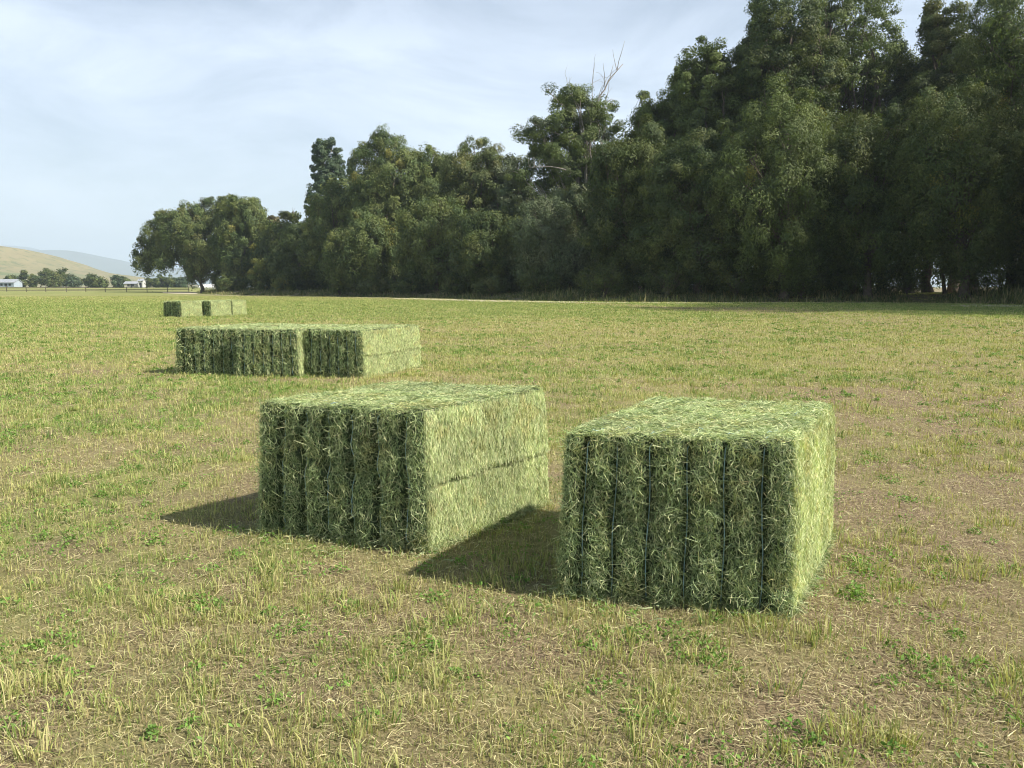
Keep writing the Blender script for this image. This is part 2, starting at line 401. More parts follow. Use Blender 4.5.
def make_bale(B, idx):
    rng = np.random.default_rng(140 + idx)
    p0, fx, fy = bale_frame(B)
    zg = float(terr(p0[0], p0[1]))
    root = empty('hay_bale', (p0[0], p0[1], zg - .015))
    tag(root, B['label'], 'hay bale', 'hay bales standing in the field')
    up = np.array([0, 0, 1.])
    mb = MB(); seed0 = 500 + idx * 31
    q = B['n']
    res = 120 if q > .5 else (60 if q > .2 else 30)
    for fi, face in enumerate(('front', 'back', 'right', 'left', 'top')):
        s, t = np.meshgrid(np.linspace(0, 1, res), np.linspace(0, 1, res))
        P, n = face_surf(B, face, s, t, idx * 20 + fi)
        P = P - n * .004
        i, j = np.meshgrid(np.arange(res - 1), np.arange(res - 1))
        Fq = np.stack([j * res + i, j * res + i + 1, (j + 1) * res + i + 1, (j + 1) * res + i], -1).reshape(-1, 4)
        if face in ('back', 'left'): Fq = Fq[:, ::-1]
        cc = np.array((.04, .06, .028)) if face in ('front', 'back', 'top') else np.array((.25, .28, .13))  # shade in the gaps between stems put into the end and top base colour
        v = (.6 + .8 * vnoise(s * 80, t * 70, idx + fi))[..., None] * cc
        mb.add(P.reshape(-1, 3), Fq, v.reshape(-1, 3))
    body = [mb]
    # strands
    spec = {'front': 15000, 'right': 40000, 'top': 24000, 'left': 7000, 'back': 6000}
    for fi, face in enumerate(('front', 'back', 'right', 'left', 'top')):
        n = int(spec[face] * q)
        s, t = rng.uniform(0, 1, n), rng.uniform(-.0, 1, n)
        if face == 'front':       # fewer loose stems down in the grooves
            g, _ = groove(B, s); keep = rng.uniform(0, 1, n) > .74 * g; s, t = s[keep], t[keep]; n = len(s)
        P, nn = face_surf(B, face, s, t, idx * 20 + fi)
        Nn = np.tile(nn, (n, 1)) + rng.normal(0, .25, (n, 3)); Nn /= np.linalg.norm(Nn, axis=1)[:, None]
        tang = np.cross(up, nn) if face != 'top' else fx
        tup = up if face != 'top' else fy
        if face in ('right', 'left'):
            ang = rng.normal(0, .28, n); L = rng.uniform(.012, .06, n); W = rng.uniform(.002, .004, n); out = .3; curl = .25; lift = .012
            ci = rng.choice(7, n, p=[.03, .08, .22, .29, .24, .04, .10])
        elif face == 'top':
            ang = rng.uniform(0, math.pi, n); L = rng.uniform(.02, .09, n); W = rng.uniform(.002, .005, n); out = .18; curl = .5; lift = .010
            ci = rng.choice(7, n, p=[.08, .16, .27, .24, .14, .06, .05])
        else:
            ang = np.where(rng.uniform(0, 1, n) < .5, rng.normal(0, .45, n), rng.uniform(0, math.pi, n))
            L = np.minimum(rng.gamma(2.0, .026, n) + .015, .12); W = rng.uniform(.0022, .0058, n); out = .3; curl = .9; lift = .022
            ci = rng.choice(7, n, p=[.17, .20, .18, .16, .13, .13, .03])  # ends weighted to dark strands, shade between the stems put into the colour
        if B['wide'] > 1.5: L = L * 1.25; W = W * B['wide']; lift *= 1.3
        T = np.cos(ang)[:, None] * tup + np.sin(ang)[:, None] * tang + nn * rng.normal(0, out, n)[:, None]
        T /= np.linalg.norm(T, axis=1)[:, None]
        P = P + nn * (rng.uniform(-.4, 1, n) * lift)[:, None]
        if face == 'top': wx, wy = s * 5, t * 6
        else: wx, wy = s * 6, t * 5
        pn = fbm(wx, wy, seed0 + fi, 3)[:, None]; pb = smooth(.56, .72, fbm(wx * 1.7, wy * 1.7, seed0 + 7 + fi, 3))[:, None]
        c = HAYC[ci] * (.72 + .56 * pn) * ((1 - pb) + pb * np.array([.97, .90, .82])) * rng.uniform(.7, 1.25, (n, 1)) * (1.22 if face in ('right', 'top') else 1.05)  # sunlit right and top faces brightened in the strand colour itself
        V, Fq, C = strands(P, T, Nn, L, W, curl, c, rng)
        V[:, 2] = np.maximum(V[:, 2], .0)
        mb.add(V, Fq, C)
    # shaggy fringe along the foot and the upright edges
    n = int(2600 * q)
    s = rng.uniform(0, 1, n); side = rng.choice(3, n)
    for k, face in enumerate(('front', 'right', 'left')):
        ss = s[side == k]; m = len(ss)
        P, nn = face_surf(B, face, ss, rng.uniform(0, .07, m), idx * 20 + {'front': 0, 'right': 2, 'left': 3}[face])
        T = nn * rng.uniform(0, 1, (m, 1)) + rng.normal(0, .5, (m, 3)); T[:, 2] = -abs(T[:, 2]) * .4
        T /= np.linalg.norm(T, axis=1)[:, None]
        Nn = np.tile(up, (m, 1)) + rng.normal(0, .3, (m, 3)); Nn /= np.linalg.norm(Nn, axis=1)[:, None]
        V, Fq, C = strands(P + nn * .02, T, Nn, rng.uniform(.03, .11, m), np.full(m, .003 * B['wide']), .6,
                           HAYC[rng.choice(7, m)] * .95, rng)
        V[:, 2] = np.maximum(V[:, 2], .004)
        mb.add(V, Fq, C)
    mb.build('packed_hay', M_HAY, root)
    # twine: one loop per groove
    for k, u in enumerate(B['us']):
        tb = MB(); uu = np.full(22, u)
        lin = np.linspace(.0, 1, 22)
        lin2 = .015 + .97 * lin; wob = .004 * np.sin(lin * 9 + k)
        f, nf = face_surf(B, 'front', uu + wob, lin2, idx * 20); f = f + nf * .024
        tp, nt_ = face_surf(B, 'top', uu + wob, lin2, idx * 20 + 4); tp = tp + nt_ * .008
        bk, nb = face_surf(B, 'back', uu + wob, lin2[::-1], idx * 20 + 1); bk = bk + nb * .010
        P = np.concatenate([f[:-1], tp[1:-1], bk[1:]])
        k3 = np.array([.2, .6, .2])
        r = .0032 * (1.0 if B['wide'] < 1.5 else B['wide'] * .8)
        tb.tube(P, r, 5)
        if q > .5:     # knot with two loose ends on the top
            kp, _ = face_surf(B, 'top', np.array([u]), np.array([[.10, .16, .08, .2, .13, .17][k]]), idx * 20 + 4)
            kp = kp[0] + up * .014
            for sgn in (-1, 1):
                e = kp + np.array([sgn * .03, .02 * sgn, .012]); e2 = kp + np.array([sgn * .06 + .01, .045 * sgn, .004])
                tb.tube([kp, e, e2], .0028, 5)
            th = np.linspace(0, 2 * math.pi, 12)
            tb.tube(kp + np.stack([np.cos(th) * .009, np.sin(th) * .009, np.sin(th * 2) * .003], 1), .004, 5)
        tb.build('twine', M_TWINE, root, True)
    return root
for i, B in enumerate(BALES): make_bale(B, i)

def inside_bale(x, y, grow=0.0):
    m = np.zeros(x.shape, bool)
    for B in BALES:
        p0, fx, fy = bale_frame(B); det = fx[0] * fy[1] - fx[1] * fy[0]
        rx, ry = x - p0[0], y - p0[1]
        u = (rx * fy[1] - ry * fy[0]) / det; v = (fx[0] * ry - fx[1] * rx) / det
        m |= (u > -grow) & (u < B['w'] + grow) & (v > -grow) & (v < B['l'] + grow)
    return m

# ------------------------------------------------------------------ field cover
def scatter(n0, dmin, dmax, k, rng, dref=4.0, spread=43):
    """points with density n0/m2 up to dref, then falling as (dref/d)^k"""
    dd = np.linspace(dmin, dmax, 4000); rho = n0 * np.minimum(1, (dref / dd) ** k) * dd * math.radians(2 * spread)
    cdf = np.cumsum(rho) * (dd[1] - dd[0]); n = int(cdf[-1])
    d = np.interp(rng.uniform(0, cdf[-1], n), cdf, dd)
    th = np.radians(rng.uniform(90 - spread, 90 + spread, n))
    x, y = d * np.cos(th), d * np.sin(th)
    x = x + .0
    keep = ~inside_bale(x, y, -.02)
    return x[keep], y[keep], d[keep]

def blades(x, y, L, W, lean, colr, rng, az=None, z0=0.0, flat=False):
    n = len(x); az = rng.uniform(0, 2 * math.pi, n) if az is None else az
    z = terr(x, y) + .03 * (fbm(x * 1.3, y * 1.3, 2, 3) - .5) * smooth(60, 20, np.hypot(x, y)) + z0
    P = np.stack([x, y, z], 1); D = np.stack([np.cos(az), np.sin(az), 0 * az], 1)
    # flat side turned at random
    a2 = rng.uniform(0, math.pi, n); S = np.stack([np.cos(a2), np.sin(a2), rng.normal(0, .2, n)], 1)
    V = np.empty((n, 5, 3), np.float32)
    l = lean[:, None]; Lc = L[:, None]; up = np.array([0, 0, 1.])
    if flat:
        S = np.stack([-np.sin(az), np.cos(az), rng.normal(0, .4, n)], 1)
        m = P + D * Lc * .5 + up * (rng.uniform(-.1, .25, (n, 1)) * Lc); e = P + D * Lc + up * (rng.uniform(-.05, .2, (n, 1)) * Lc)
    else:
        m = P + up * Lc * .55 * np.sqrt(1 - (l * .5) ** 2) + D * Lc * .5 * l * .5
        e = P + up * Lc * np.sqrt(np.clip(1 - l ** 2, 0, 1)) * .97 + D * Lc * l
    w = (W / 2)[:, None]
    V[:, 0] = P - S * w; V[:, 1] = P + S * w; V[:, 2] = m + S * w * .8; V[:, 3] = m - S * w * .8; V[:, 4] = e
    b = (np.arange(n) * 5)[:, None]
    return V.reshape(-1, 3), b + np.array([[0, 1, 2, 3]]), b + np.array([[3, 2, 4]]), np.repeat(colr, 5, 0)

def pick(pal, n, rng, p=None, v=.25):
    pal = np.array(pal) * np.array([1.0, 1.0, .92]); return pal[rng.choice(len(pal), n, p=p)] * rng.uniform(1 - v, 1 + v, (n, 1))

def field_cover():
    rng = np.random.default_rng(5)
    # 1. cut stubble
    x, y, d = scatter(6000, 2.1, 165, 1.6, rng)
    g, b = zones(x, y); cl = smooth(.36, .62, fbm(x * 7, y * 7, 51, 3)); k = (rng.uniform(0, 1, len(x)) > b * .8) & (rng.uniform(0, 1, len(x)) < .25 + .75 * cl); x, y, d, g, b = x[k], y[k], d[k], g[k], b[k]
    n = len(x); sc_ = np.maximum(1, d / 6)
    L = rng.gamma(4, .0082, n) * (1 + .5 * (vnoise(x * 3, y * 3, 4) - .3)) * np.minimum(1.7, sc_ ** .35)
    W = rng.uniform(.0026, .0052, n) * sc_ ** .9
    c = pick([(.45, .42, .19), (.37, .38, .155), (.28, .32, .12), (.52, .48, .25), (.40, .33, .18)], n, rng)
    gg = pick([(.22, .29, .085), (.29, .35, .12)], n, rng)
    mk = rng.uniform(0, 1, n) < .15 + .6 * g; c[mk] = gg[mk]
    V, a, t, C = blades(x, y, L, W, np.clip(abs(rng.normal(.3, .35, n)), 0, .97), c, rng)
    o = mesh_np('stubble', V, [a, t], M_GRASS, None, C)
    tag(o, 'short pale cut stubble covering the hay field', 'stubble', None, 'stuff')
    # 2. green regrowth in tufts
    x, y, d = scatter(210, 2.1, 150, 1.35, rng)
    g, b = zones(x, y); k = rng.uniform(0, 1, len(x)) < np.clip((g - .18) * 1.6, .05, 1) * .55 * (1 - .6 * b) + .45 * smooth(.5, .62, fbm(x * 2.2, y * 2.2, 91, 3)); x, y, d, g = x[k], y[k], d[k], g[k]
    m = rng.integers(10, 26, len(x)); idx = np.repeat(np.arange(len(x)), m)
    r = .018 + .035 * rng.uniform(0, 1, len(x)); sc_ = np.maximum(1, d / 6)
    tx = x[idx] + rng.normal(0, 1, len(idx)) * r[idx] * sc_[idx] ** .5; ty = y[idx] + rng.normal(0, 1, len(idx)) * r[idx] * sc_[idx] ** .5
    kk = ~inside_bale(tx, ty, -.02); tx, ty, idx = tx[kk], ty[kk], idx[kk]
    n = len(tx); size = rng.uniform(.6, 1.5, len(x))[idx]
    az = np.arctan2(ty - y[idx], tx - x[idx]) + rng.normal(0, .5, n)
    warm = smooth(.45, .25, g)[idx][:, None]
    base = pick([(.18, .27, .07), (.25, .33, .10), (.36, .40, .15), (.13, .21, .06)], len(x), rng, v=.1)[idx] * rng.uniform(.8, 1.2, (n, 1))
    dry = pick([(.44, .42, .18), (.38, .40, .16), (.50, .46, .24)], n, rng); mk = rng.uniform(0, 1, n) < .30 + .45 * warm[:, 0]; base[mk] = dry[mk]
    V, a, t, C = blades(tx, ty, rng.uniform(.03, .11, n) * size, rng.uniform(.0034, .0068, n) * sc_[idx] ** .8,
                        np.clip(abs(rng.normal(.55, .3, n)), 0, .98), base, rng, az)
    o = mesh_np('green_grass', V, [a, t], M_GRASS, None, C)
    tag(o, 'green regrowth in tufts between the cut stubble', 'grass', None, 'stuff')
    # 3. broad-leaved regrowth patches near by
    x, y, d = scatter(34, 2.1, 40, 1.2, rng)
    g, b = zones(x, y); k = rng.uniform(0, 1, len(x)) < .25 + np.clip(g - .15, 0, 1) * 1.5; x, y, d = x[k], y[k], d[k]
    # patches the photograph shows
    ex = [(480, 600), (690, 650), (910, 665), (860, 560), (830, 590), (450, 640), (620, 700), (30, 640), (135, 470), (880, 480), (905, 500), (820, 745), (640, 640), (200, 600), (700, 655), (160, 540), (420, 660), (915, 670), (850, 570)]
    for (u, v) in ex:
        du = (u - 512) / F; dv = -(v - 384) / F
        s = -H_CAM / (-math.sin(PITCH) + dv * math.cos(PITCH)); yy = s * (math.cos(PITCH) + dv * math.sin(PITCH))
        q = 5; x = np.append(x, s * du + rng.normal(0, .09, q)); y = np.append(y, yy + rng.normal(0, .09, q)); d = np.append(d, np.full(q, yy))
    m = rng.integers(14, 60, len(x)); idx = np.repeat(np.arange(len(x)), m)
    r = rng.uniform(.02, .075, len(x))
    tx = x[idx] + rng.normal(0, 1, len(idx)) * r[idx]; ty = y[idx] + rng.normal(0, 1, len(idx)) * r[idx]
    kk = ~inside_bale(tx, ty, -.01); tx, ty, idx = tx[kk], ty[kk], idx[kk]
    n = len(tx)
    rr = np.hypot(tx - x[idx], ty - y[idx]) / r[idx]
    P = np.stack([tx, ty, terr(tx, ty) + rng.uniform(.0, 1, n) * .055 * np.exp(-rr ** 2 * .4) + .004], 1)
    q1 = rng.normal(0, 1, (n, 3)); q1[:, 2] = abs(q1[:, 2]) * .7 + .5; q1 /= np.linalg.norm(q1, axis=1)[:, None]
    t1 = np.cross(q1, rng.normal(0, 1, (n, 3))); t1 /= np.linalg.norm(t1, axis=1)[:, None]; t2 = np.cross(q1, t1)
    sz = (rng.uniform(.007, .016, n) * np.maximum(1, d[idx] / 8) ** .7)[:, None]
    V = np.stack([P - t1 * sz, P + t2 * sz * .45, P + t1 * sz, P - t2 * sz * .45], 1).reshape(-1, 3)
    b4 = (np.arange(n) * 4)[:, None] + np.array([[0, 1, 2, 3]])
    c = np.repeat(pick([(.12, .23, .045), (.16, .29, .06), (.21, .34, .08)], n, rng), 4, 0)
    o = mesh_np('alfalfa_regrowth', V, [b4], M_GRASS, None, c)
    tag(o, 'low patches of small leafy green plants between the stubble', 'plants', None, 'stuff')
    # 4. loose cut straw lying about
    x, y, d = scatter(4200, 2.1, 60, 1.6, rng)
    g, b = zones(x, y); k = rng.uniform(0, 1, len(x)) < .55 + .5 * b; x, y, d = x[k], y[k], d[k]
    n = len(x); sc_ = np.maximum(1, d / 6)
    c = pick([(.56, .49, .30), (.45, .38, .23), (.34, .27, .17), (.62, .57, .36), (.38, .38, .19), (.24, .18, .12)], n, rng)
    V, a, t, C = blades(x, y, rng.gamma(3, .014, n) * sc_ ** .3, rng.uniform(.0018, .0036, n) * sc_ ** .9, np.zeros(n), c, rng,
                        z0=rng.uniform(.002, .02, n), flat=True)
    o = mesh_np('loose_straw', V, [a, t], M_GRASS, None, C)
    tag(o, 'loose dry straw strewn over the soil of the field', 'straw', None, 'stuff')
    # hay shed round the feet of the bales
    xs, ys = [], []
    for B in BALES[:5]:
        p0, fx, fy = bale_frame(B); m = 5200 if B['n'] > .5 else 1200
        u = rng.uniform(-.35, B['w'] + .35, m); v = rng.uniform(-.4, B['l'] + .35, m)
        o_ = np.maximum.reduce([-u, u - B['w'], -v, v - B['l']]); k = (o_ > .0) & (rng.uniform(0, 1, m) < np.exp(-np.maximum(o_, 0) / .13))
        xs.append(p0[0] + u[k] * fx[0] + v[k] * fy[0]); ys.append(p0[1] + u[k] * fx[1] + v[k] * fy[1])
    x, y = np.concatenate(xs), np.concatenate(ys); n = len(x)
    V, a, t, C = blades(x, y, rng.gamma(3, .018, n), rng.uniform(.003, .0055, n) * np.maximum(1, np.hypot(x, y) / 8), np.zeros(n),
                        HAYC[rng.choice(7, n)] * rng.uniform(.8, 1.15, (n, 1)), rng, z0=rng.uniform(.004, .045, n), flat=True)
    o = mesh_np('shed_hay', V, [a, t], M_HAY, None, C)
    tag(o, 'loose green hay shed around the feet of the bales', 'hay', None, 'stuff')
    # 5. single tall stems
    x, y, d = scatter(7, 2.1, 30, 1.0, rng)
    n = len(x); c = pick([(.50, .46, .25), (.40, .42, .18)], n, rng)
    V, a, t, C = blades(x, y, rng.uniform(.09, .2, n), rng.uniform(.0025, .0035, n) * np.maximum(1, d / 6), np.clip(abs(rng.normal(0, .35, n)), 0, .9), c, rng)
    o = mesh_np('tall_stems', V, [a, t], M_GRASS, None, C)
    tag(o, 'thin tall pale stems left standing in the stubble', 'stems', None, 'stuff')
field_cover()

# ------------------------------------------------------------------ trees
PAL = {
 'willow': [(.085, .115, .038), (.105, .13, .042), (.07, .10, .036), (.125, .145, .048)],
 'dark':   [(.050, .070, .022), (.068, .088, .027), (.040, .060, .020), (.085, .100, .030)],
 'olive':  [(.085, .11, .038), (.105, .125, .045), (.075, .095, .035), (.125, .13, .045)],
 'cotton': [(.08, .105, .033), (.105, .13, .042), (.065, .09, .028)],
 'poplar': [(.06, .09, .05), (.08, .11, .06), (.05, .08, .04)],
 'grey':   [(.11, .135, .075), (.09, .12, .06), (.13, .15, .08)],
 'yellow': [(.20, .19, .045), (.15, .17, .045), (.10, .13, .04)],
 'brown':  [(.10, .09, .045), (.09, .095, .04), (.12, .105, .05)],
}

def leaves(lobes, nleaf, size, rng, pal, droop=0., cr=1.3, fill=.12, thin=0.0, accent=None):
    """lobes (m,6): centre, radii.  Leaf triangles gathered in clumps on and in the lobes"""
    lobes = np.asarray(lobes, float)
    area = (lobes[:, 3] * lobes[:, 5] + lobes[:, 3] * lobes[:, 4] + lobes[:, 4] * lobes[:, 5])
    nc = max(8, int(area.sum() * 4.2 / (cr * cr * 2.2) * (1 - thin)))
    li = rng.choice(len(lobes), nc, p=area / area.sum())
    v = rng.normal(0, 1, (nc, 3)); v /= np.linalg.norm(v, axis=1)[:, None]
    rad = np.where(rng.uniform(0, 1, nc) < fill, rng.uniform(.25, .8, nc), rng.uniform(.78, 1.06, nc))
    c = lobes[li, :3] + v * lobes[li, 3:] * rad[:, None]
    keep = np.ones(nc, bool)
    for q in lobes:       # drop clumps buried in other lobes
        e = (((c - q[:3]) / q[3:]) ** 2).sum(1); keep &= ~((e < .5) & (rng.uniform(0, 1, nc) < .75))
    c, v = c[keep], v[keep]; nc = len(c)
    k = rng.integers(0, nc, nleaf)
    rc = cr * rng.uniform(.55, 1.25, nc)
    g = rng.normal(0, 1, (nleaf, 3)); g /= np.linalg.norm(g, axis=1)[:, None]
    g *= rng.uniform(.15, 1, (nleaf, 1)) ** .5
    g[:, 2] *= .8
    P = c[k] + g * rc[k][:, None] * np.array([1, 1, rng.uniform(.8, 1.1)])
    if droop:
        hang = rng.exponential(droop, nleaf) * rng.uniform(0, 1, nleaf); P[:, 2] -= hang
    nrm = g * .9 + v[k] * .7 + rng.normal(0, .45, (nleaf, 3)); nrm[:, 2] += .25
    nrm /= np.linalg.norm(nrm, axis=1)[:, None]
    t1 = np.cross(nrm, rng.normal(0, 1, (nleaf, 3)))
    if droop: t1[:, 2] -= 1.0; t1 -= nrm * (t1 * nrm).sum(1)[:, None]
    t1 /= np.linalg.norm(t1, axis=1)[:, None] + 1e-9; t2 = np.cross(nrm, t1)
    s = (size * rng.uniform(.6, 1.35, nleaf))[:, None]
    asp = .42 if droop else .62
    V = np.stack([P - t1 * s * .5 - t2 * s * asp * .5, P - t1 * s * .5 + t2 * s * asp * .5, P + t1 * s * .75], 1)
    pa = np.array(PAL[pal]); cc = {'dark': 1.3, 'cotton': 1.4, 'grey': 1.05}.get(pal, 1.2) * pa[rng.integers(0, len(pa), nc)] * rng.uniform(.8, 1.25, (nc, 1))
    if accent:
        am = rng.uniform(0, 1, nc) < accent[1]; ap = np.array(PAL[accent[0]]); cc[am] = ap[rng.integers(0, len(ap), am.sum())]
    lc = cc[k] * rng.uniform(.75, 1.3, (nleaf, 1))
    return V.reshape(-1, 3), np.repeat(lc, 3, 0)

def limb(mb, a, b, r0, r1, rng, sag=.12, n=7):
    a = np.asarray(a, float); b = np.asarray(b, float); t = np.linspace(0, 1, n)[:, None]
    L = np.linalg.norm(b - a)
    P = a + (b - a) * t
    P[:, 2] += (np.sin(t[:, 0] * math.pi)) * L * sag
    P += np.sin(t * math.pi) * rng.normal(0, .05, 3) * L + rng.normal(0, .012, (n, 3)) * L * (t > 0) * (t < 1)
    mb.tube(P, r0 + (r1 - r0) * t[:, 0] ** .8, 6)
    return P

def tree(name, label, cat, base, lobes, nleaf, size, pal, seed, droop=0., cr=1.3, group=None, fork=.28, bark=None,
         thin=0., trunk_r=None, accent=None, fill=.18, bare=None, lean=0.):
    rng = np.random.default_rng(seed)
    lobes = np.asarray(lobes, float)
    bx, by, bz = base
    root = empty(name, (bx, by, bz - .1)); tag(root, label, cat, group)
    lobes = lobes.copy(); lobes[:, :3] -= (bx, by, bz - .1)
    top = (lobes[:, 2] + lobes[:, 5]).max()
    r = trunk_r or .013 * top + .12
    mb = MB()
    cx, cy = lobes[:, 0].mean(), lobes[:, 1].mean()
    fk = np.array([cx * .35 + lean, cy * .35, top * fork])
    hs = np.linspace(0, 1, 7)
    P = fk * hs[:, None]; P[1:, :2] += rng.normal(0, .12, (6, 2)) * r * 2
    rr = r * (1.45 - .75 * hs ** .5); rr[0] = r * 1.6; mb.tube(P, rr, 9)
    for q in lobes[np.argsort(-lobes[:, 2])]:
        if q[3] < lobes[:, 3].max() * .3 and len(lobes) > 12: continue
        s = P[rng.integers(4, 7)]
        e = q[:3] + (0, 0, .1 * q[5])
        pth = limb(mb, s, e, r * .42, r * .12, rng, .06)
        for _ in range(4):       # branches inside the lobe
            v = rng.normal(0, 1, 3); v[2] = abs(v[2]); v /= np.linalg.norm(v)
            limb(mb, pth[rng.integers(3, 7)], q[:3] + v * q[3:] * .85, r * .13, r * .03, rng, .05, 5)
    if bare is not None:
        for (p, q, r0) in bare:
            p = np.array(p) - (bx, by, bz - .1); q = np.array(q) - (bx, by, bz - .1)
            pth = limb(mb, p, q, r0, r0 * .3, rng, .04, 8)
            for _ in range(5):
                L = np.linalg.norm(q - p); k = rng.integers(3, 8)
                v = rng.normal(0, 1, 3); v[2] = abs(v[2]) + .5; v /= np.linalg.norm(v)
                limb(mb, pth[k], pth[k] + v * L * rng.uniform(.15, .4), r0 * .35, r0 * .12, rng, .03, 5)
    mb.build('trunk', bark or M_BARK, root, True)
    V, C = leaves(lobes, nleaf, size, rng, pal, droop, cr, fill, thin, accent)
    V[:, 2] = np.maximum(V[:, 2], .1)
    mesh_np('crown', V, [np.arange(len(V)).reshape(-1, 3)], M_LEAF, root, C)
    return root

def auto_lobes(px, Y, top, half, bot, rng, nl=11, depth=.85):
    """crown from its outline in the picture: centre column, top row, half width and bottom row"""
    pt = wpt(px, top, Y); pb = wpt(px, bot, Y); sc_ = Y / F
    Rw = half * sc_; zc = (pt[2] + pb[2]) / 2; rz = (pt[2] - pb[2]) / 2
    out = [(pt[0], Y, zc, Rw * .66, Rw * .62 * depth, rz * .82)]
    if rz > 2.2 * Rw:          # slim upright crowns: a sheaf of tall narrow sprays
        out = [(pt[0], Y, zc - rz * .12, Rw * .5, Rw * .5, rz * .78)]
        for i in range(nl * 2):
            a = i * 2.4; f = rng.uniform(-.7, .78); q = rng.uniform(.25, .8) * (1 - .3 * max(f, 0))
            rl = Rw * rng.uniform(.12, .26)
            out.append((pt[0] + math.cos(a) * Rw * q, Y + math.sin(a) * Rw * q, zc + f * rz, rl, rl, rz * rng.uniform(.16, .30)))
        return np.array(out)
    rt = min(Rw * .5, rz * .45); out.append((pt[0] + rng.uniform(-.12, .12) * Rw, Y, pt[2] - rt * .85, rt, rt, rt * .85))
    for i in range(nl):
        f = (i + .5) / nl; z = -.85 + 1.6 * f
        a = i * 2.4 + rng.uniform(-.4, .4)
        ring = math.sqrt(max(.05, 1 - (z * .93) ** 2)) * .64
        rl = Rw * rng.uniform(.38, .54) + .4
        out.append((pt[0] + math.cos(a) * Rw * ring * rng.uniform(.8, 1.1), Y + math.sin(a) * Rw * depth * ring,
                    zc + z * (rz - rl * .5), rl, rl, min(rl * rng.uniform(.75, 1.1), rz * .6)))
    for i in range(nl * 2):        # small sprays that break the outline
        z = rng.uniform(-.6, .97); a = rng.uniform(0, 2 * math.pi); ring = math.sqrt(1 - z * z) * rng.uniform(.75, .95)
        rl = Rw * rng.uniform(.08, .18) + .3
        out.append((pt[0] + math.cos(a) * Rw * ring, Y + math.sin(a) * Rw * depth * ring, zc + z * (rz - rl * .3), rl, rl, rl * rng.uniform(1.1, 2.0)))
    return np.array(out)

def ground_at(px, Y):
    x = (px - 512) / F * Y; return (x, Y, float(terr(x, Y)))

# px, Y, top, half width px, bottom, kind, leaves, droop, lobes, label
TREES = [
 (240, 196, 191, 28, 285, 'willow', 42000, .9, 12, 'rounded willow just right of the lone spreading willow', dict(accent=('yellow', .12))),
 (270, 214, 207, 13, 280, 'brown', 9000, 0, 7, 'small brownish crown rising right of the willows'),
 (286, 186, 199, 14, 272, 'olive', 11000, 0, 7, 'small pale tree between the willow and the dark tree'),
 (303, 172, 226, 34, 289, 'dark', 38000, .5, 12, 'low dark tree below the slim poplar'),
 (338, 158, 184, 34, 288, 'willow', 45000, .8, 12, 'mid green willow forming the left shoulder of the wood'),
 (350, 180, 142, 6, 230, 'grey', 5000, 0, 7, 'thin bare-stemmed tree right beside the slim poplar', dict(cr=.7, bark='dead')),
 (392, 152, 131, 46, 285, 'willow', 88000, .8, 18, 'big round-topped willow right of the slim poplar', dict(accent=('yellow', .05))),
 (366, 138, 212, 40, 290, 'willow', 45000, .7, 12, 'lower green willow in front of the big round-topped one', dict(accent=('yellow', .07))),
 (474, 137, 133, 35, 280, 'olive', 60000, .3, 14, 'olive tree with feathery top right of the round-topped willow'),
 (436, 126, 196, 40, 291, 'willow', 52000, .8, 13, 'dusky willow standing below the feathery olive tree'),
 (521, 126, 150, 26, 270, 'grey', 26000, 0, 10, 'pale grey-green tree left of the tall cottonwood'),
 (500, 112, 212, 44, 291, 'dark', 60000, .6, 13, 'dark bushy tree left below the tall cottonwood'),
 (566, 102, 186, 52, 290, 'grey', 68000, .8, 14, 'feathery grey-green willow in front of the tall cottonwood'),
 (652, 104, 72, 22, 250, 'cotton', 30000, 0, 10, 'narrow tree with thin top just right of the tall cottonwood'),
 (640, 90, 128, 50, 292, 'dark', 90000, .4, 15, 'broad dark tree under the narrow thin-topped tree'),
 (716, 98, 10, 48, 240, 'cotton', 90000, 0, 15, 'tall tree on the rising slope of the skyline'),
 (700, 84, 132, 58, 292, 'dark', 110000, .4, 16, 'very dark tree in the middle of the wood\'s front'),
 (790, 96, -8, 54, 230, 'dark', 110000, 0, 16, 'tall bushy tree whose top just reaches the sky\'s edge'),
 (848, 104, -30, 52, 200, 'cotton', 70000, 0, 14, 'tall loose-topped tree left of the small gap of sky'),
 (778, 80, 92, 62, 290, 'cotton', 120000, .5, 17, 'leafy tree with bright clumps in front of the tall bushy tree', dict(accent=('yellow', .04))),
 (952, 100, -12, 46, 200, 'olive', 95000, 0, 13, 'tree with a rounded top right of the small gap of sky'),
 (868, 79, 112, 52, 284, 'dark', 100000, .5, 15, 'shaded willow left of the big front willow on the right'),
 (1010, 90, -22, 56, 240, 'willow', 100000, .3, 16, 'high yellow-green tree at the right edge of the photo'),
 (958, 75, 88, 62, 278, 'willow', 130000, .9, 17, 'big front willow on the right with sunlit upper clumps', dict(accent=('yellow', .07))),
 (682, 102, 48, 32, 200, 'cotton', 50000, 0, 12, 'tall tree left of the one on the rising slope of the skyline'),
 (754, 98, -2, 40, 200, 'cotton', 60000, 0, 12, 'tall tree right of the one on the rising slope of the skyline'),
 (820, 106, -14, 36, 200, 'olive', 60000, 0, 12, 'tall pale-topped tree between the bushy and the loose-topped ones'),
 (903, 106, 32, 26, 200, 'dark', 40000, 0, 10, 'lower dark tree under the small gap of sky'),
 (436, 150, 143, 28, 260, 'willow', 40000, .5, 12, 'willow between the round-topped one and the feathery olive tree'),
 (503, 134, 152, 20, 260, 'grey', 26000, 0, 10, 'pale tree between the feathery olive tree and the cottonwood'),
 (622, 112, 128, 22, 240, 'olive', 30000, 0, 10, 'olive-green tree just right of the cottonwood\'s bare branches'),
 (1060, 77, 70, 56, 285, 'willow', 90000, .7, 14, 'front willow cut off by the right edge'),
]
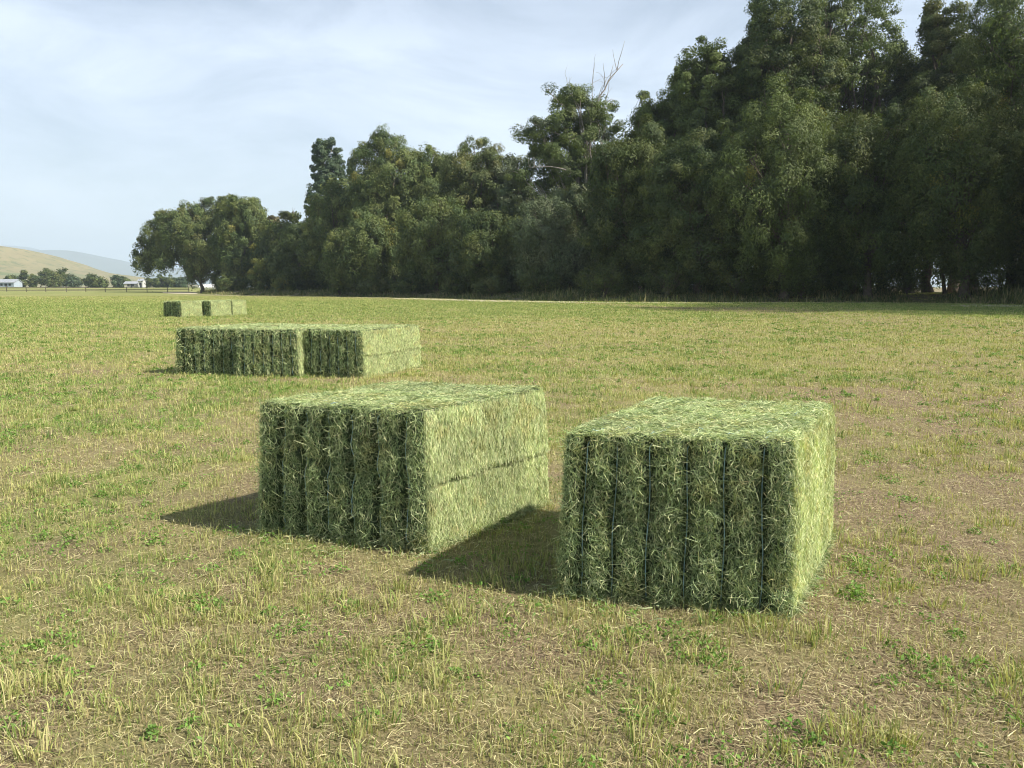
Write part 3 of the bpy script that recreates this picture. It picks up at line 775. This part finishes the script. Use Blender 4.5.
def tree_objs():
    for i, row in enumerate(TREES):
        px, Y, top, half, bot, pal, nl, dr, k, label = row[:10]
        ex = dict(row[10]) if len(row) > 10 else {}
        rng = np.random.default_rng(900 + i)
        b = ground_at(px + rng.uniform(-4, 4), Y)
        lobes = auto_lobes(px, Y, top + 2, half * .95, bot, rng, k)
        size = .0024 * Y * (1.15 if dr else 1.0)
        cr = ex.get('cr', .75 + Y * .0035)
        names = {'willow': 'willow_tree', 'poplar': 'poplar_tree', 'cotton': 'cottonwood_tree'}
        tree(names.get(pal, 'broadleaf_tree'), label, 'tree', b, lobes, int(nl * 1.15), size, pal, 300 + i, dr, cr, 'trees of the wood',
             accent=ex.get('accent'), bark=M_DEAD if ex.get('bark') else None)
    # the lone spreading willow
    Y = 203; L = []
    for (px, py, r) in [(200, 262, 17), (178, 240, 22), (160, 246, 18), (146, 252, 11), (170, 222, 15), (196, 218, 18), (205, 240, 24), (222, 222, 18),
                        (228, 250, 22), (217, 268, 14), (240, 232, 16), (152, 236, 12), (188, 262, 9), (139, 262, 6), (236, 272, 14), (212, 209, 14), (190, 211, 11), (228, 206, 12), (180, 226, 18), (240, 256, 20), (225, 276, 12), (198, 274, 9), (163, 262, 8), (147, 265, 6), (158, 228, 12), (212, 256, 22)]:
        p = wpt(px, py, Y + (hash((px, py)) % 7 - 3)); s = Y / F
        L.append((*p, r * s, r * s, r * s * .8))
    tree('willow_tree', 'lone spreading willow at the left end of the wood, a limb arching out left', 'tree', ground_at(205, Y), L, 120000,
         .5, 'willow', 77, 1.1, 1.4, 'trees of the wood', fork=.16, accent=('olive', .25), lean=0)
    Y = 178; s = Y / F; L = []
    for (px, py, rx, rz) in [(317, 160, 3.2, 11), (321, 151, 4, 11), (326, 149, 4, 10), (332, 150, 4, 11), (316, 152, 2.5, 8), (338, 154, 3, 9), (337, 160, 3, 11), (341, 168, 2.5, 9), (314, 170, 2.5, 8),
                             (322, 172, 7, 18), (333, 176, 7, 18), (327, 195, 12, 26), (340, 190, 8, 20), (318, 205, 12, 22), (335, 160, 3, 12), (319, 144, 1.5, 6), (329, 142, 1.5, 6)]:
        p = wpt(px, py, Y + px % 3 - 1); L.append((*p, rx * s, rx * s, rz * s))
    tree('poplar_tree', 'slim poplar with an upright pointed crown above the left shoulder', 'tree', ground_at(327, Y), L, 34000, .38, 'poplar', 79, 0, .75,
         'trees of the wood', fork=.5)
    # tall open cottonwood with dead branches
    Y = 113; L = []; s = Y / F
    for (px, py, r) in [(527, 134, 11), (541, 128, 11), (536, 146, 11), (572, 96, 11), (564, 106, 12), (580, 110, 14), (570, 124, 14), (598, 122, 14),
                        (607, 103, 9), (552, 148, 13), (590, 145, 18), (608, 142, 12), (545, 168, 20), (575, 172, 26), (606, 172, 22), (556, 200, 26),
                        (596, 205, 28), (518, 175, 12), (617, 128, 7), (552, 92, 5), (583, 96, 9), (588, 128, 16), (560, 120, 12), (548, 136, 9), (575, 140, 14), (600, 112, 10), (562, 156, 16), (612, 158, 12)]:
        p = wpt(px, py, Y + (px * 7 + py) % 5 - 2); L.append((*p, r * s, r * s, r * s * .85))
    q = lambda a, b, dy=0: tuple(wpt(a, b, Y + dy))
    tree('cottonwood_tree', 'tall open cottonwood with bare dead branches above its crown', 'tree', ground_at(585, Y), L, 95000, .24, 'cotton', 78,
         0, 1.1, 'trees of the wood', fork=.42, accent=('grey', .2),
         bare=[(q(590, 130), q(623, 64), .16), (q(593, 125), q(594, 66), .09), (q(596, 120), q(607, 78), .08), (q(572, 110), q(565, 74), .07),
               (q(566, 108), q(546, 88), .10), (q(566, 170, -4), q(530, 168, -5), .09), (q(592, 175, -2), q(592, 110, -2), .12),
               (q(560, 135, -2), q(533, 124, -2), .10), (q(600, 122), q(613, 68), .06)], bark=M_DEAD)
    # beyond the right edge: the wood comes nearer and shades the trees in the picture
    for i, (x, y, ht, rw) in enumerate([(50, 44.5, 37, 8.5), (55, 53, 37, 9.5), (58, 62, 38, 9), (63, 72, 37, 9), (66, 44, 35, 10), (72, 58, 37, 10), (76, 72, 36, 10), (84, 40, 33, 10), (61, 83, 36, 9)]):
        rng = np.random.default_rng(50 + i); px = 512 + x / y * F; sc_ = y / F
        zt = float(terr(x, y)); top = 289.5 - (zt + ht - H_CAM) / sc_
        lobes = auto_lobes(px, y, top, rw / sc_, 287, rng, 14)
        tree('broadleaf_tree', 'tree of the wood beyond the right edge', 'tree', (x, y, zt), lobes, 45000, .32, 'cotton', 500 + i, .4, 1.7, 'trees beyond the right edge')
    # filling trees deeper in the wood
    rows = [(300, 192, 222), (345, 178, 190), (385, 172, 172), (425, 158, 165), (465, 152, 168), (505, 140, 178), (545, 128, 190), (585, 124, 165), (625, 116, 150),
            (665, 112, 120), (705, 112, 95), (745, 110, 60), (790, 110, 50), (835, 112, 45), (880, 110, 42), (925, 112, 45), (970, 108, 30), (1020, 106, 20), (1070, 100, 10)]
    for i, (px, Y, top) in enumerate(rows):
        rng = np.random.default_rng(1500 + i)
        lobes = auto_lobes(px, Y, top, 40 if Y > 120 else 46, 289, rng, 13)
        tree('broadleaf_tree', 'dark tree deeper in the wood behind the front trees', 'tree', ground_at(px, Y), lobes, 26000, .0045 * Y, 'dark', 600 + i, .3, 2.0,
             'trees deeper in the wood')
tree_objs()

def bush_objs():
    spec = [(282, 168, 274, 9, 'yellow', 'yellow-green bush at the foot of the low dark tree'),
            (232, 186, 276, 14, 'dark', 'dark bush right of the lone willow\'s trunk'),
            (262, 178, 270, 14, 'dark', 'dark bush below the rounded willow'),
            (258, 176, 262, 7, 'yellow', 'small yellowish shrub glowing in front of the willows'),
            (340, 140, 277, 9, 'olive', 'light green bush at the foot of the left shoulder willow'),
            (372, 132, 280, 12, 'olive', 'wide low bush on the bank below the round-topped willow'),
            (412, 124, 276, 15, 'dark', 'dark bush on the bank below the dusky willow'),
            (455, 114, 278, 14, 'dark', 'dark low bush left of the pale leafy one'),
            (492, 106, 279, 14, 'olive', 'pale leafy bush at the dark wood\'s edge'),
            (545, 97, 270, 22, 'dark', 'big dark bush below the feathery willow'),
            (605, 86, 266, 24, 'dark', 'big dark bush in deep shade left of the middle'),
            (665, 82, 264, 22, 'dark', 'dark bush below the very dark tree'),
            (735, 81, 264, 24, 'dark', 'dark bush below the leafy tree'),
            (800, 80, 266, 20, 'dark', 'low dark bush right of the leafy tree\'s foot'),
            (850, 80, 270, 18, 'dark', 'dark bush left of the trunks on the right'),
            (905, 82, 272, 18, 'olive', 'olive bush between trunks on the right'),
            (1000, 82, 268, 24, 'dark', 'dark bush under the front willow at the right edge')]
    for i, (px, Y, top, half, pal, label) in enumerate(spec):
        rng = np.random.default_rng(70 + i)
        lobes = auto_lobes(px, Y, top, half, 292, rng, 6)
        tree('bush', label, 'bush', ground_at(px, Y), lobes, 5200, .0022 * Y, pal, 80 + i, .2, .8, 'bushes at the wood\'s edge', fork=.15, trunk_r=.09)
bush_objs()

def undergrowth():
    """dense brush between the trunks inside the wood"""
    rng = np.random.default_rng(33); n = 230
    i = rng.integers(1, len(EDGE) - 4, n); t = rng.uniform(0, 1, n)[:, None]
    P = EDGE[i] * (1 - t) + EDGE[i + 1] * t
    T = EDGE[i + 1] - EDGE[i]; T /= np.linalg.norm(T, axis=1)[:, None]; Nn = np.stack([T[:, 1], -T[:, 0]], 1)
    s = np.sign(edge_dist(*(P + Nn * 3).T)); Nn *= s[:, None]
    P = P + Nn * rng.uniform(13, 34, n)[:, None]
    h = rng.uniform(2.5, 7.5, n); z = terr(P[:, 0], P[:, 1])
    L = np.column_stack([P, z + h * .45, h * .75, h * .75, h * .6])
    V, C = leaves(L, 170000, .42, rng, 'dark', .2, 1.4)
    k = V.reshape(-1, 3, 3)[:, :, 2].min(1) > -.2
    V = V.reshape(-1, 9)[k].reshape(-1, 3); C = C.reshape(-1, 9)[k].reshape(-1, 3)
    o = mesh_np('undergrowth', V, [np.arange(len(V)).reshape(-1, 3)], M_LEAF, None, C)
    tag(o, 'dark brush filling the wood between and behind the trunks', 'brush', None, 'stuff')
undergrowth()

def bank_weeds():
    rng = np.random.default_rng(12); n = 110000
    i = rng.integers(3, len(EDGE) - 3, n); t = rng.uniform(0, 1, n)[:, None]
    P = EDGE[i] * (1 - t) + EDGE[i + 1] * t
    T = EDGE[i + 1] - EDGE[i]; T /= np.linalg.norm(T, axis=1)[:, None]; Nn = np.stack([T[:, 1], -T[:, 0]], 1)
    s = np.sign(edge_dist(*(P[:2000] + Nn[:2000]).T)).mean(); Nn *= 1 if s > 0 else -1
    P = P + Nn * (rng.uniform(-1, 12, n) + 3 * (fbm(P[:, 0] * .1, P[:, 1] * .1, 4) - .6))[:, None]
    k = fbm(P[:, 0] * .3, P[:, 1] * .3, 3) > .42; P = P[k]; n = len(P)
    d = np.hypot(P[:, 0], P[:, 1])
    c = pick([(.13, .16, .06), (.19, .20, .08), (.32, .28, .15), (.09, .12, .05)], n, rng)
    V, a, t, C = blades(P[:, 0], P[:, 1], rng.gamma(2, .11, n) * (.4 + 1.6 * vnoise(P[:, 0] * .2, P[:, 1] * .2, 8)), rng.uniform(.0006, .0012, n) * d, np.clip(abs(rng.normal(.3, .3, n)), 0, .95), c, rng)
    o = mesh_np('bank_weeds', V, [a, t], M_GRASS, None, C)
    tag(o, 'rough weeds and grass on the shaded bank at the foot of the wood', 'weeds', None, 'stuff')
bank_weeds()

def fallen_branches():
    for i, (px, Y, L, label) in enumerate([(400, 121, 6, 'fallen branch on the bank below the dusky willow'), (610, 84, 4, 'fallen branch lying in shade on the bank'),
                                           (942, 80, 3.5, 'pale broken stump leaning on the bank at the right')]):
        rng = np.random.default_rng(i); b = ground_at(px, Y)
        root = empty('fallen_branch', b); tag(root, label, 'branch', 'fallen branches on the bank')
        mb = MB()
        if i == 2: P = limb(mb, (0, 0, -.1), (-.5, .2, 2.6), .22, .12, rng); limb(mb, P[5], (1.4, 0, 3.1), .1, .04, rng)
        else:
            P = limb(mb, (0, 0, .12), (L * .7, 1, .2), .12, .05, rng, .02)
            for k in (2, 3, 5): limb(mb, P[k], P[k] + rng.normal(0, .3, 3) + (0.5, 0, .4), .04, .02, rng)
        mb.build('branch_wood', M_BARK, root, True)
fallen_branches()

# ------------------------------------------------------------------ the far distance
def far_trees():
    spec = [(1, 420, 281, 4, 'dark', 'far tree at the left edge of the photo'), (10, 415, 276, 3.5, 'dark', 'narrow far tree left of the pale blue-grey house'),
            (18, 425, 276, 5, 'poplar', 'far tree standing behind the pale blue-grey house'), (24, 425, 268, 3, 'dark', 'far slim spire-shaped tree by the pale blue-grey house'),
            (33, 420, 276, 3.5, 'dark', 'lone small dark far tree right of the blue-grey house'), (44, 425, 269, 6, 'dark', 'left dark tree of the far clump under the hill'),
            (53, 415, 271, 8, 'olive', 'lighter middle tree of the far clump under the hill'), (62, 425, 269, 7, 'dark', 'dark tree behind the middle of the far clump'),
            (72, 420, 276, 8, 'poplar', 'low right tree of the far clump under the hill'), (91, 415, 275, 7, 'dark', 'left one of the pair of far trees below the hill slope'),
            (99, 415, 278, 7, 'willow', 'right one of the pair of far trees below the hill slope'), (116, 420, 276, 5, 'poplar', 'far grey-green tree left of the white house'),
            (124, 425, 278, 5, 'olive', 'far yellowish tree just left of the white house'), (152, 430, 278, 5, 'dark', 'far tree just right of the white house'),
            (161, 430, 277, 6, 'dark', 'far dark tree under the willow\'s arching limb'), (171, 430, 277, 6, 'dark', 'far tree left of the willow\'s drooping leaves'),
            (181, 430, 278, 6, 'poplar', 'far tree seen behind the willow\'s lowest leaves')]
    for i, (px, Y, top, half, pal, label) in enumerate(spec):
        rng = np.random.default_rng(400 + i)
        lobes = auto_lobes(px, Y, top, half, 287.5, rng, 6)
        tree('far_tree', label, 'tree', ground_at(px, Y), lobes, 2600, .75, pal, 440 + i, 0, 1.5, 'far trees below the hill', fork=.3)
far_trees()

def house(name, label, cat, px, Y, w, dpt, h, rh, wall_mat, roof_mat, rz=0, windows=2, door=True):
    b = ground_at(px, Y); root = empty(name, b, rz); tag(root, label, cat)
    m = MB(); m.box(0, 0, h / 2, w, dpt, h); 
    m.add([[-w / 2, -dpt / 2, h], [-w / 2, dpt / 2, h], [-w / 2, 0, h + rh], [w / 2, -dpt / 2, h], [w / 2, dpt / 2, h], [w / 2, 0, h + rh]], [[0, 1, 2], [3, 5, 4]])
    m.build('wall', wall_mat, root)
    r = MB(); o = .4; k = rh * (o / (dpt / 2))
    for s in (-1, 1):
        A = np.array([[-w / 2 - o, s * (dpt / 2 + o), h - k], [w / 2 + o, s * (dpt / 2 + o), h - k], [w / 2 + o, 0, h + rh], [-w / 2 - o, 0, h + rh]])
        A2 = A + (0, 0, .18); V = np.vstack([A + (0, 0, .01), A2])
        r.add(V, [[0, 1, 2, 3], [7, 6, 5, 4], [0, 4, 5, 1], [1, 5, 6, 2], [3, 2, 6, 7], [0, 3, 7, 4]])
    r.build('roof', roof_mat, root)
    for i in range(windows):
        x = (i + 1) / (windows + 1) * w - w / 2
        f = MB(); f.box(x, -dpt / 2 - .02, h * .55, 1.2, .06, 1.1); f.build('window', M_DARK, root)
    if not door: return
    f = MB(); f.box(w * .05, -dpt / 2 - .02, 1.0, .95, .06, 2.0); f.build('door', M_DARK, root)
house('farm_house', 'low white farmhouse far off between the distant trees', 'house', 136, 405, 6.5, 6, 2.0, 1.0, plain_mat('cream_wall', (.42, .40, .34), .8, .1, 1), M_ROOF, .1)
house('white_barn', 'small tall white barn right beside the low white farmhouse', 'barn', 145, 400, 2.2, 4, 3.4, .8, plain_mat('pale_wall', (.5, .5, .48), .8, .1, 1), M_ROOF, .1, 1)
house('farm_house', 'pale blue-grey house far off at the left edge', 'house', 14, 400, 9, 6, 2.6, 1.5,
      plain_mat('grey_blue_wall', (.33, .38, .44), .8, .1, 1), M_ROOF, -.1, 3)
house('white_shed', 'white shed beyond the lone willow\'s trunk', 'shed', 211, 262, 4.6, 4, 1.1, .8, M_WHITE, M_WHITE, .15, 0, False)

def field_fence():
    y0 = 205
    root = empty('field_fence', ground_at(90, y0)); b = np.array(ground_at(90, y0))
    tag(root, 'long dark wire and post fence across the far left of the field', 'fence')
    xs = np.array([(px - 512) / F * y0 for px in (-120, -92, -64, -36, -10, 12, 31, 50, 70, 89, 108, 129, 149, 169, 190)])
    def pt(x, z): return np.array([x, y0 + (x + 110) * .03, float(terr(x, y0)) + z]) - b
    for i, x in enumerate(xs):
        p = MB(); p.tube([pt(x, -.1), pt(x, .7), pt(x, 1.45)], [.09, .085, .08], 7); p.build('post', M_FENCE, root, True)
    for z, t in ((1.15, .16), (.72, .14), (.35, .12)):
        m = MB(); P = np.array([pt(x, z) + (0, -.1, 0) for x in np.linspace(xs[0], xs[-1], 40)])
        V = np.concatenate([P + (0, 0, -t / 2), P + (0, 0, t / 2), P + (0, -.04, -t / 2), P + (0, -.04, t / 2)]); n = len(P)
        i = np.arange(n - 1)
        Fq = np.concatenate([np.stack([i + a * n, i + 1 + a * n, i + 1 + c * n, i + c * n], 1) for a, c in ((0, 1), (1, 3), (3, 2), (2, 0))])
        m.add(V, Fq); m.build('rail', M_FENCE, root)
field_fence()

def ridge(name, prof, Y, depth, mat, rough, seed, pxs):
    px = np.linspace(*pxs, 260); f = np.interp(px, [p[0] for p in prof], [p[1] for p in prof])
    f = f + rough * (fbm(px * .06, px * 0, seed, 4) - .5)
    zt = (289.5 - f) / F * Y + H_CAM
    rows = np.linspace(0, 1, 50); V = []
    for r in rows:
        yy = Y - depth + 2 * depth * r
        s = np.sin(math.pi * min(r, 1)) ** 1.1 if 0 < r < 1 else 0
        xx = (px - 512) / F * Y + 0 * px
        gul = (fbm(xx / depth * 3, np.full_like(xx, r * 4), seed + 3, 5) - .5) * .28 * math.sin(math.pi * r) * (1 - math.exp(-((r - .5) / .12) ** 2))
        V.append(np.stack([xx, np.full_like(xx, yy), zt * np.clip(s + gul, 0, 1.0) - (0 if 0 < r < 1 else 2.) + .0], 1))
    V = np.concatenate(V); m = len(px)
    i = np.arange(len(rows) - 1)[:, None]; j = np.arange(m - 1)[None]
    Fq = np.stack([i * m + j, i * m + j + 1, (i + 1) * m + j + 1, (i + 1) * m + j], -1).reshape(-1, 4)
    V[:, 2] = np.maximum(V[:, 2], -.5)
    o = mesh_np(name, V, [Fq], mat, None, None, True); tag(o, kind='structure')

def hill_mat():
    m, nt, out = new_mat('dry_hill_grass'); tc = N(nt, 'ShaderNodeTexCoord'); P = tc.outputs['Object']
    n1 = noise(nt, .012, 6, .6, P); n2 = noise(nt, .06, 6, .65, P)
    r = ramp(nt, n1.outputs['Fac'], [(.32, (.19, .185, .09)), (.5, (.26, .22, .12)), (.66, (.15, .17, .075))])
    r2 = ramp(nt, n2.outputs['Fac'], [(.52, (0, 0, 0)), (.66, (.8, .8, .8))])
    c = mixc(nt, r.outputs[0], (.10, .13, .06), r2.outputs[0])
    p = N(nt, 'ShaderNodeBsdfPrincipled'); p.inputs['Roughness'].default_value = .95; p.inputs['Specular IOR Level'].default_value = .1
    nt.links.new(c, p.inputs['Base Color'])
    nt.links.new(p.outputs[0], out.inputs['Surface']); return m
ridge('hill', [(-600, 200), (-300, 215), (-120, 232), (0, 246), (20, 249), (40, 256), (60, 264), (80, 270), (100, 272.5), (120, 275.5), (150, 281), (180, 285.5), (200, 288)],
      1400, 380, hill_mat(), 1.5, 5, (-600, 195))
mm = plain_mat('mountain_slopes', (.07, .085, .08), .95, .3, .002)
ridge('mountain', [(-400, 240), (-100, 246), (0, 250), (30, 255), (48, 252), (75, 251), (100, 256), (130, 264), (160, 272), (200, 278), (300, 286), (420, 289)],
      7600, 1700, mm, 2.5, 9, (-500, 400))
ridge('mountain', [(-400, 240), (-100, 242), (0, 246), (30, 247), (60, 254), (100, 262), (160, 268), (300, 272), (600, 270), (900, 262), (1400, 250)],
      9800, 1600, mm, 3, 19, (-500, 1500))

# ------------------------------------------------------------------ air
def haze():
    m, nt, out = new_mat('haze_air')
    v = N(nt, 'ShaderNodeVolumePrincipled'); v.inputs['Color'].default_value = (.72, .84, 1.0, 1); v.inputs['Density'].default_value = HAZE
    v.inputs['Anisotropy'].default_value = .1
    nt.links.new(v.outputs[0], out.inputs['Volume'])
    b = MB(); b.box(0, 0, 359, 27000, 27000, 722)
    o = b.build('haze', m); tag(o, 'thin pale air haze fading the far hills', 'haze', None, 'stuff')
HAZE = 1.7e-4
haze()

# ------------------------------------------------------------------ sky, sun, camera
w = bpy.data.worlds.new('World'); sc.world = w; w.use_nodes = True
nt = w.node_tree; nt.nodes.clear()
out = nt.nodes.new('ShaderNodeOutputWorld'); bg = nt.nodes.new('ShaderNodeBackground')
sky = nt.nodes.new('ShaderNodeTexSky'); sky.sky_type = 'NISHITA'; sky.sun_disc = False
sky.sun_elevation = SUN_EL; sky.sun_rotation = math.pi / 2 - SUN_AZ
sky.air_density = 1.0; sky.dust_density = 1.5; sky.ozone_density = 1.0
tc = nt.nodes.new('ShaderNodeTexCoord')
sp = nt.nodes.new('ShaderNodeSeparateXYZ'); nt.links.new(tc.outputs['Generated'], sp.inputs[0])
mp = nt.nodes.new('ShaderNodeMapping'); mp.inputs['Scale'].default_value = (1.5, 1.5, 4.2); nt.links.new(tc.outputs['Generated'], mp.inputs[0])
n1 = noise(nt, 2.2, 8, .6, mp.outputs[0]); n1.inputs['Distortion'].default_value = .5
cl = ramp(nt, n1.outputs['Fac'], [(.34, (.42, .42, .42)), (.62, (1, 1, 1))])
el = ramp(nt, sp.outputs['Z'], [(.0, (.80, .80, .80)), (.0001, (.80, .80, .80)), (.27, (.80, .80, .80)), (.42, (.04, .04, .04))])
f = nt.nodes.new('ShaderNodeMath'); f.operation = 'MULTIPLY'
nt.links.new(cl.outputs[0], f.inputs[0]); nt.links.new(el.outputs[0], f.inputs[1])
cc = mixc(nt, sky.outputs[0], (8.6, 9.6, 11.4), f.outputs[0])
nt.links.new(cc, bg.inputs[0]); bg.inputs[1].default_value = .07
nt.links.new(bg.outputs[0], out.inputs[0])

sun = bpy.data.lights.new('sun', 'SUN'); sun.energy = 5.0; sun.angle = math.radians(.5); sun.color = (1, .94, .84)
so = bpy.data.objects.new('sun', sun); col.objects.link(so)
import mathutils
sd = mathutils.Vector((math.cos(SUN_AZ) * math.cos(SUN_EL), math.sin(SUN_AZ) * math.cos(SUN_EL), math.sin(SUN_EL)))
so.rotation_euler = sd.to_track_quat('Z', 'Y').to_euler(); so.location = (20, -20, 40)

cam = bpy.data.cameras.new('camera'); cam.sensor_width = 36; cam.lens = F / 1024 * 36; cam.clip_end = 40000; cam.clip_start = .05
co = bpy.data.objects.new('camera', cam); col.objects.link(co); co.location = (0, 0, H_CAM)
co.rotation_euler = (math.pi / 2 - PITCH, 0, 0); sc.camera = co
sc.view_settings.view_transform = 'Standard'; sc.view_settings.look = 'None'; sc.view_settings.gamma = 1
sc.view_settings.exposure = 0.78
sc.cycles.max_bounces = 6; sc.cycles.diffuse_bounces = 3; sc.cycles.transmission_bounces = 3; sc.cycles.volume_bounces = 1
sc.cycles.use_denoising = True
sc.cycles.filter_width = 1.05
